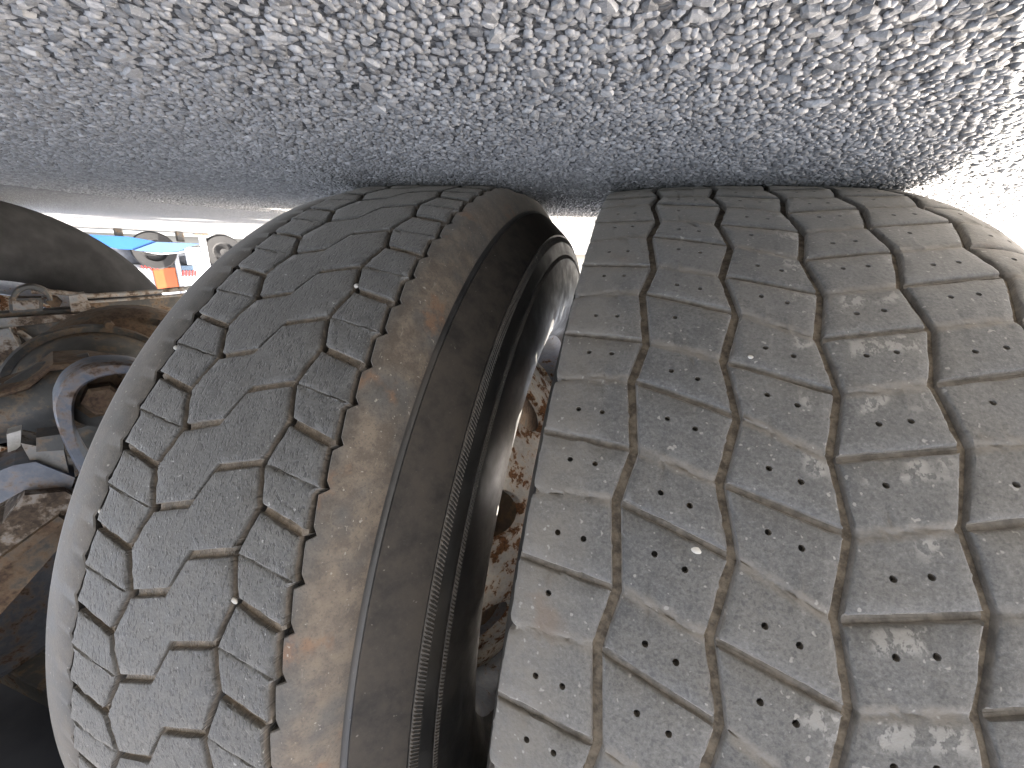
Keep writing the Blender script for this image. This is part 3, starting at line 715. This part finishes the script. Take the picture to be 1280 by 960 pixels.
wheel_metal(truck, (XF - TX, 0, AX), 0.075, 1, 0.128, 0.405, M_RIM, M_RIM2, 10)

# ------------------------------------------------------------------ truck underbody
UO = (-TX, 0, 0)
def part(mb, name, mat, smooth=40, parent=None): return mb.build(name, mat, parent or truck, smooth, UO if parent is None else (0, 0, 0))
def frame(org, Wd):
    W = np.array([Wd[0], Wd[1], 0.0]); W /= np.linalg.norm(W); return np.array(org, float), np.cross((0, 0, 1.0), W), W, np.array((0, 0, 1.0))
def fprism(fr, poly, d0, d1, name, mat, smooth=None):
    """plate cut to an outline, thickness d0..d1 along the frame's W axis"""
    return part(MB().prism(poly, d0, d1, fr[0], fr[1], fr[3], fr[2]), name, mat, smooth)
def flathe(fr, prf, u, z, name, mat, n=40, smooth=40):
    b = MB().lathe(prf, (0, 0, 0), 'y', n); A_ = np.stack([fr[1], fr[2], fr[3]], 1)
    return part(MB().add([fr[0] + A_ @ (np.array(p) + np.array((u, 0, z))) for p in b.v], b.f), name, mat, smooth)
def fstrip(fr, outer, inner, d0, d1, name, mat):
    """bent flat bar between two outlines"""
    V = []; F = []; n = len(outer)
    for (a, b) in zip(outer, inner):
        a = np.array(a); b = np.array(b); e = (b - a); e = e / np.linalg.norm(e) * 0.003
        for (q, d) in ((a + e * 0.0, d1 - 0.004), (a + e, d1), (b - e, d1), (b, d1 - 0.004), (b, d0), (a, d0)):
            V.append(fr[0] + q[0] * fr[1] + q[1] * fr[3] + d * fr[2])
    for i in range(n - 1):
        for k in range(6): F.append((i * 6 + k, i * 6 + (k + 1) % 6, (i + 1) * 6 + (k + 1) % 6, (i + 1) * 6 + k))
    F += [tuple(range(6)), tuple(range((n - 1) * 6, n * 6))]
    return part(MB().add(V, F), name, mat, 35)
def beam(p, q, hw, hh, name, mat, bev=0.004):
    p, q = np.array(p, float), np.array(q, float); d = q - p; L = np.linalg.norm(d); d /= L
    s_ = np.cross((0, 0, 1.0), d); s_ /= np.linalg.norm(s_); u = np.cross(d, s_)
    return part(MB().box((p + q) / 2, (L / 2, hw, hh), np.stack([d, s_, u], 1), bev), name, mat, None)
VD = (-0.9, -0.44)
FA = frame((0.70, -0.27, 0), VD); FA2 = frame((0.95, -0.20, 0), VD); FB = frame((1.20, -0.10, 0), VD); FC = frame((1.45, 0.05, 0), VD)
# axle
part(MB().tube([(0.075, 0, AX), (0.30, 0, AX), (0.46, 0, AX), (0.52, 0, AX), (0.85, 0, AX), (1.05, 0, AX)], [0.10, 0.10, 0.09, 0.075, 0.08, 0.11], 24), 'axle_housing', M_GREASE)
part(MB().tube([(1.35, 0, AX), (1.52, 0, AX), (1.66, 0, AX)], [0.10, 0.085, 0.09], 20), 'axle_housing', M_GREASE)
part(MB().lathe([(0.36, 0.0), (0.36, 0.19), (0.30, 0.205), (0.17, 0.205), (0.17, 0.1), (0.17, 0.0)], (0, 0, AX), 'x', 48), 'brake_drum', M_RUST)
# banjo bowl (two stepped domes facing the camera)
flathe(FB, [(0.035, 0.0), (0.035, 0.165), (0.028, 0.185), (0.005, 0.197), (-0.10, 0.200), (-0.14, 0.19), (-0.14, 0.0)], -0.150, 0.443, 'differential', M_RUST, 56)
flathe(FB, [(0.155, 0.0), (0.152, 0.05), (0.140, 0.09), (0.115, 0.118), (0.075, 0.133), (0.03, 0.138), (-0.02, 0.138)], -0.075, 0.418, 'differential_cover', M_GREASE, 56)
flathe(FB, [(0.045, 0.137), (0.048, 0.150), (0.030, 0.153), (0.028, 0.137)], -0.075, 0.418, 'flange', M_STEEL, 56)
for k in range(12):
    a = k * 2 * math.pi / 12 + 0.2
    flathe(FB, [(0.055, 0.0), (0.055, 0.008), (0.03, 0.009)], -0.150 + 0.178 * math.cos(a), 0.443 + 0.178 * math.sin(a), 'flange_bolt', M_RUST, 6, None)
# thrust rod with rusted top edge
part(MB().tube([FA2[0] + FA2[1] * u_ + FA2[3] * z_ for u_, z_ in ((0.36, 0.375), (0.22, 0.372), (0.11, 0.368), (0.05, 0.366), (0.0, 0.352), (-0.06, 0.340))], [0.047, 0.047, 0.048, 0.05, 0.064, 0.060], 22), 'thrust_rod', M_STEEL)
fstrip(FA2, [(0.062, 0.318), (0.030, 0.309), (-0.006, 0.281), (-0.047, 0.285), (-0.09, 0.30)], [(0.060, 0.327), (0.028, 0.320), (0.000, 0.294), (-0.045, 0.297), (-0.085, 0.312)], -0.05, 0.055, 'rod_shield', M_RUST)
# clamp strap round the hex bolt
def dens(p):
    out = []
    for i in range(len(p) - 1):
        p0, p1, p2, p3 = [np.array(p[max(0, min(len(p) - 1, i + k))]) for k in (-1, 0, 1, 2)]
        for t in (0, 0.33, 0.66): out.append(tuple(0.5 * ((2 * p1) + (-p0 + p2) * t + (2 * p0 - 5 * p1 + 4 * p2 - p3) * t * t + (-p0 + 3 * p1 - 3 * p2 + p3) * t ** 3)))
    return out + [p[-1]]
SO = [(0.030, 0.46), (0.041, 0.397), (0.047, 0.339), (0.046, 0.298), (0.040, 0.279), (0.027, 0.260), (0.005, 0.247), (-0.021, 0.246), (-0.049, 0.255), (-0.065, 0.28), (-0.07, 0.34)]
SI = [(0.016, 0.46), (0.026, 0.400), (0.033, 0.350), (0.030, 0.314), (0.023, 0.287), (0.012, 0.272), (-0.005, 0.264), (-0.030, 0.263), (-0.045, 0.270), (-0.053, 0.285), (-0.057, 0.34)]
fstrip(FA, dens(SO), dens(SI), -0.05, 0.012, 'clamp_strap', M_BLUE)
flathe(FA, [(0.000, 0.0), (0.000, 0.018), (-0.003, 0.0225), (-0.030, 0.0225), (-0.031, 0.036), (-0.038, 0.036), (-0.038, 0.0)], -0.002, 0.300, 'hex_bolt', M_RUST, 6, None)
flathe(FA, [(-0.036, 0.0), (-0.036, 0.044), (-0.10, 0.046), (-0.10, 0.0)], -0.005, 0.308, 'bushing', M_STEEL, 28)
# plates and brackets below the strap
fprism(FA, [(0.068, 0.332), (0.045, 0.334), (0.048, 0.357), (0.072, 0.351)], -0.03, 0.008, 'clamp_block', M_STEEL)
fprism(FA, [(0.083, 0.339), (0.069, 0.349), (0.049, 0.357), (0.052, 0.404), (0.079, 0.384)], -0.06, -0.004, 'spring_plate', M_PALE)
fprism(FA, [(0.097, 0.340), (0.084, 0.338), (0.089, 0.360), (0.103, 0.373)], -0.08, -0.055, 'spring_plate', M_WHT)
fprism(FA, [(0.125, 0.372), (0.094, 0.364), (0.076, 0.366), (0.047, 0.402), (0.055, 0.420), (0.093, 0.401), (0.135, 0.420)], -0.07, 0.004, 'hanger_plate', M_BLUE)
fprism(FA, [(0.150, 0.445), (0.118, 0.432), (0.093, 0.402), (0.059, 0.411), (0.050, 0.426), (0.071, 0.450), (0.150, 0.497)], -0.05, 0.020, 'hanger_bracket', M_PALE)
fprism(FA, [(0.150, 0.488), (0.071, 0.441), (0.066, 0.452), (0.150, 0.502)], 0.018, 0.028, 'bracket_lip', M_RUST)
fprism(FA, [(0.165, 0.515), (0.071, 0.462), (0.06, 0.48), (0.086, 0.510), (0.165, 0.590)], -0.07, -0.01, 'cross_brace', M_RUST)
# rods and fittings further in
def fpath(fr, pts, r, name, mat): return part(MB().tube([fr[0] + fr[1] * a + fr[3] * b for a, b in pts], r, 12), name, mat)
fpath(FC, [(0.02, 0.222), (-0.03, 0.228), (-0.08, 0.239), (-0.177, 0.2355), (-0.31, 0.224), (-0.45, 0.212)], 0.0068, 'tie_rod', M_PALE)
fpath(FC, [(-0.06, 0.255), (-0.12, 0.253), (-0.173, 0.2505), (-0.30, 0.243), (-0.45, 0.235)], 0.0040, 'brake_pipe', M_PALE)
fprism(FC, [(-0.075, 0.262), (-0.16, 0.257), (-0.30, 0.252), (-0.45, 0.247), (-0.45, 0.35), (-0.05, 0.35)], -0.06, -0.03, 'splash_plate', M_STEEL)
fstrip(FC, dens([(0.056, 0.246), (0.055, 0.232), (0.043, 0.214), (0.018, 0.205), (-0.004, 0.215), (-0.012, 0.232), (-0.012, 0.246)]), dens([(0.047, 0.246), (0.046, 0.236), (0.036, 0.224), (0.020, 0.217), (0.005, 0.226), (-0.002, 0.236), (-0.002, 0.246)]), -0.03, 0.012, 'shackle_ring', M_STEEL)
fprism(FC, [(0.060, 0.238), (0.007, 0.239), (0.010, 0.270), (0.066, 0.273)], -0.05, 0.01, 'spring_pad', M_STEEL)
fprism(FC, [(0.055, 0.243), (0.013, 0.244), (0.015, 0.264), (0.059, 0.267)], 0.01, 0.014, 'pad_face', M_PALE)
flathe(FC, [(0.0, 0.0), (0.0, 0.014), (-0.03, 0.015)], -0.013, 0.252, 'nut', M_RUST, 6, None)
fprism(FC, [(-0.042, 0.236), (-0.073, 0.231), (-0.078, 0.278), (-0.038, 0.280)], -0.05, 0.012, 'spring_pad', M_PALE)
fprism(FC, [(0.11, 0.283), (0.11, 0.308), (0.008, 0.301), (-0.09, 0.293), (-0.09, 0.281), (0.004, 0.282)], -0.06, 0.02, 'spring_leaf', M_PALE)
fprism(FC, [(0.12, 0.275), (0.12, 0.283), (0.004, 0.281), (-0.085, 0.278), (-0.085, 0.271), (0.0, 0.272)], -0.06, -0.004, 'spring_leaf', M_STEEL)
fprism(FC, [(0.125, 0.312), (0.074, 0.306), (0.066, 0.373), (0.080, 0.396), (0.125, 0.394)], -0.03, 0.035, 'brake_chamber', M_PALE)
fpath(FC, [(0.074, 0.318), (0.060, 0.324), (0.050, 0.340), (0.044, 0.362)], 0.007, 'hose', M_PALE)
fprism(FC, [(0.065, 0.312), (-0.09, 0.300), (-0.11, 0.36), (0.02, 0.40), (0.065, 0.39)], -0.08, -0.02, 'spring_seat', M_STEEL)
part(MB().box((1.50, 0.12, 0.62), (0.05, 0.05, 0.24), bev=0.01), 'shock_absorber', M_STEEL, None)
# chassis rails, cross members, deck and two bars added for shade
for x_ in (0.60, 1.38):
    sg_ = 0.035 if x_ < 1 else -0.035
    part(MB().box((x_, 0.325, 0.94), (0.006, 1.425, 0.14), bev=0.001).box((x_ + sg_, 0.325, 0.805), (0.035, 1.425, 0.005)).box((x_ + sg_, 0.325, 1.075), (0.035, 1.425, 0.005)), 'chassis_rail', M_BLUE, None)
for y_ in (-0.62, 0.55, 1.30):
    part(MB().box((0.99, y_, 0.94), (0.35, 0.05, 0.10), bev=0.006), 'cross_member', M_STEEL, None)
DECK_Y0, DECK_Y1 = -1.10, 1.42
part(MB().box((1.0, (DECK_Y0 + DECK_Y1) / 2, 1.20), (1.28, (DECK_Y1 - DECK_Y0) / 2, 0.05), bev=0.01), 'deck', M_DECK, None)
part(MB().box((-0.255, (DECK_Y0 + DECK_Y1) / 2, 1.10), (0.025, (DECK_Y1 - DECK_Y0) / 2, 0.052), bev=0.005), 'added_shade_rail', M_STEEL, None)  # unseen rail added to stop sun passing under the deck edge
for y_ in np.arange(-1.05, 1.3, 0.4):
    part(MB().box((1.0, y_, 1.115), (1.22, 0.03, 0.033), bev=0.004), 'deck_bearer', M_STEEL, None)
part(MB().box((0.99, 1.75, 1.16), (1.2, 0.045, 0.06), bev=0.01), 'cross_member', M_STEEL, None)  # unseen bar added to throw a dark strip on the ground

# ------------------------------------------------------------------ things in the yard behind
M_LGREY = mat_plain('light_grey_paint', (0.22, 0.23, 0.25), 0.4, 0, 0.1, 3)
M_WHITE = mat_plain('white_vehicle_paint', (0.50, 0.52, 0.55), 0.35, 0, 0.06, 3)
M_ORANGE = mat_plain('orange_vehicle_paint', (0.26, 0.055, 0.012), 0.4, 0, 0.1, 3)
M_RED = mat_plain('red_stripe', (0.28, 0.025, 0.02), 0.4, 0, 0.1, 3)
M_BLUEP = mat_plain('blue_paint', (0.012, 0.065, 0.22), 0.35, 0, 0.1, 2)
M_LBLUE = mat_plain('light_blue_paint', (0.045, 0.095, 0.20), 0.4, 0, 0.1, 2)
M_TYRE2 = mat_plain('plain_tyre_rubber', (0.009, 0.009, 0.010), 0.8, 0, 0.2, 8)
M_GLASS = mat_plain('dark_window', (0.04, 0.06, 0.09), 0.15, 0, 0.1, 3)
def yard(frame_org, face):
    """local axes: U along the side shown, W towards the camera, Z up"""
    W = np.array([face[0], face[1], 0.0]); W /= np.linalg.norm(W); U = np.cross((0, 0, 1.0), W)
    return np.stack([U, W, (0, 0, 1.0)], 1), np.array(frame_org, float)
# service van, seen side on, about ten metres off
A, O = yard((8.9, 5.0, 0), (-0.85, -0.53))
sv = thing('service_truck', 'white and orange service van with red striped side in the sunlit yard', 'van', tuple(O))
def sp(name, boxes, mat, smooth=None, bev=0.012, parent=None):
    b = MB()
    for (u, w_, z, hu, hw, hz) in boxes: b.box(A @ np.array((u, w_, z)), (hu, hw, hz), A, bev)
    return b.build(name, mat, parent or sv, smooth)
sp('body', [(-0.55, -1.0, 1.35, 2.2, 0.95, 0.73)], M_WHITE, bev=0.06)
sp('underframe', [(-0.55, -1.0, 0.45, 2.1, 0.80, 0.17)], M_DECK)
sp('side_panel', [(-0.25, -0.04, 0.86, 0.175, 0.02, 0.20)], M_ORANGE)
sp('side_panel', [(-1.30, -0.04, 0.80, 0.22, 0.02, 0.16)], M_ORANGE)
sp('door_post', [(-0.47, -0.03, 0.86, 0.042, 0.02, 0.48)], M_LGREY)
sp('window', [(-0.61, -0.04, 0.665, 0.10, 0.02, 0.048)], M_GLASS)
sp('step_box', [(-0.74, -0.02, 0.43, 0.12, 0.06, 0.17)], M_WHITE)
for i in range(5):
    u0 = -0.53 - 0.05 * i
    MB().prism([(u0, 0.72), (u0 - 0.024, 0.72), (u0 - 0.002, 0.835), (u0 + 0.022, 0.835)], -0.045, -0.012, (0, 0, 0), A[:, 0], A[:, 2], A[:, 1]).build('stripe', M_RED, sv)
for i in range(5):
    u0 = 0.08 - 0.05 * i
    MB().prism([(u0, 0.63), (u0 - 0.02, 0.63), (u0 - 0.06, 0.72), (u0 - 0.04, 0.72)], -0.045, -0.010, (0, 0, 0), A[:, 0], A[:, 2], A[:, 1]).build('stripe', M_RED, sv)
for u_ in (-0.17, -1.27):
    q0 = np.array((u_, -0.10, 0.352))
    wb = MB().lathe([(-0.09, 0.20), (-0.10, 0.32), (-0.08, 0.345), (0.08, 0.345), (0.10, 0.32), (0.09, 0.20), (-0.09, 0.20)], (0, 0, 0), 'y', 32)
    t_ = MB().add([A @ (np.array(p) + q0) for p in wb.v], wb.f).build('wheel', M_TYRE2, sv, 40)
    hb = MB().lathe([(0.05, 0.0), (0.06, 0.07), (0.03, 0.11), (0.02, 0.17), (0.07, 0.205), (-0.08, 0.205)], (0, 0, 0), 'y', 24)
    MB().add([A @ (np.array(p) + q0) for p in hb.v], hb.f).build('hub', M_TYRE2, t_, 40)
# blue low platform in front of it
A2, O2 = yard((7.4, 4.25, 0), (-0.85, -0.53))
bp = thing('low_platform', 'blue sheet metal low platform lying on the sunlit ground', 'platform', tuple(O2))
U_, W_, Z_ = A2[:, 0], A2[:, 1], A2[:, 2]
MB().prism([(1.4, 0.10), (1.4, 0.24), (0.58, 0.265), (0.44, 0.30), (0.27, 0.305), (-0.02, 0.172), (0.30, 0.115)], -0.6, 0.0, (0, 0, 0), U_, Z_, W_).build('deep_blue_panel', M_BLUEP, bp)
MB().prism([(0.268, 0.312), (-0.022, 0.178), (-0.58, 0.18), (-0.42, 0.24), (-0.26, 0.322), (-0.04, 0.341), (0.15, 0.325)], -0.6, 0.012, (0, 0, 0), U_, Z_, W_).build('light_blue_panel', M_LBLUE, bp)
MB().prism([(0.16, 0.330), (-0.04, 0.346), (-0.26, 0.327), (-0.36, 0.300), (-0.37, 0.325), (-0.05, 0.37)], -0.6, 0.02, (0, 0, 0), U_, Z_, W_).build('edge_rail', M_WHITE, bp)
for u_ in (-0.35, 0.4, 1.2):
    MB().box(U_ * u_ + W_ * -0.3 + Z_ * 0.08, (0.05, 0.15, 0.08), A2, 0.01).build('foot', M_STEEL, bp)
# white post beside it
A3, O3 = yard((8.18, 5.62, 0), (-0.8, -0.6))
wp = thing('gate_post', 'white square post standing at the edge of the sunlit yard', 'post', tuple(O3))
MB().box((0, 0, 0.9), (0.055, 0.055, 0.9), A3, 0.01).build('shaft', M_WHITE, wp)
MB().box((0, 0, 0.02), (0.12, 0.12, 0.02), A3, 0.006).build('base_plate', M_STEEL, wp)

# ------------------------------------------------------------------ pebbles caught in the treads
M_PEB = mat_plain('white_pebble', (0.52, 0.49, 0.44), 0.7, 0, 0.2, 300, 0.0006)
M_PEB2 = mat_plain('tan_pebble', (0.28, 0.23, 0.17), 0.75, 0, 0.25, 300, 0.0006)
def pebble(x, th, rad, a, el, mat, label, sink=0.0):
    import bmesh
    bm = bmesh.new(); bmesh.ops.create_icosphere(bm, subdivisions=2, radius=1.0)
    g = np.random.default_rng(int(abs(x * 1e5 + th * 100)))
    k = g.normal(0, 1, (4, 3))
    for v_ in bm.verts:
        c = np.array(v_.co); s_ = 1 + 0.12 * sum(math.sin(2.2 * (c @ k[j]) + j) for j in range(4)) / 2
        v_.co = Vector(c * s_ * np.array((a * el, a, a * 0.6)))
    me = bpy.data.meshes.new('pebble'); bm.to_mesh(me); bm.free(); me.polygons.foreach_set('use_smooth', [True] * len(me.polygons))
    r = rad(x) - sink; o = newobj('pebble', me, None, (x, -r * math.sin(th * D2R), AX - r * math.cos(th * D2R)), [mat])
    n = Vector((0, -math.sin(th * D2R), -math.cos(th * D2R))); o.rotation_mode = 'QUATERNION'; o.rotation_quaternion = n.to_track_quat('Z', 'X') @ Vector((0, 0, 1)).rotation_difference(Vector((0, 0, 1))) @ Matrix.Rotation(1.2, 3, 'Z').to_quaternion()
    return tag(o, label, 'pebble', 'pebbles caught in the tyre treads')
pebble(-0.0463, 55.41, rR, 0.0027, 1.35, M_PEB, 'large white pebble lodged in a slanted cross groove of the outer tyre', 0.001)
pebble(0.2195, 35.9 + 3.3, rL, 0.0023, 1.2, M_PEB, 'small white pebble in a zigzag groove near the top of the inner tyre', 0.0016)
pebble(0.3580, 47.9, rL, 0.0020, 1.3, M_PEB, 'small white pebble in the inner tyre edge groove beside the bolt', 0.002)
pebble(0.2200, 65.6, rL, 0.0018, 1.8, M_PEB, 'slim white chip in the inner tyre groove lowest in the photo', 0.002)
pebble(-0.0700, 42.9, rR, 0.0013, 1.2, M_PEB, 'tiny round pale pebble stuck to a tread block of the outer tyre', -0.0003)
pebble(0.3585, 62.6, rL, 0.0018, 1.4, M_PEB, 'white pebble in the edge groove at the far left of the inner tyre', 0.002)
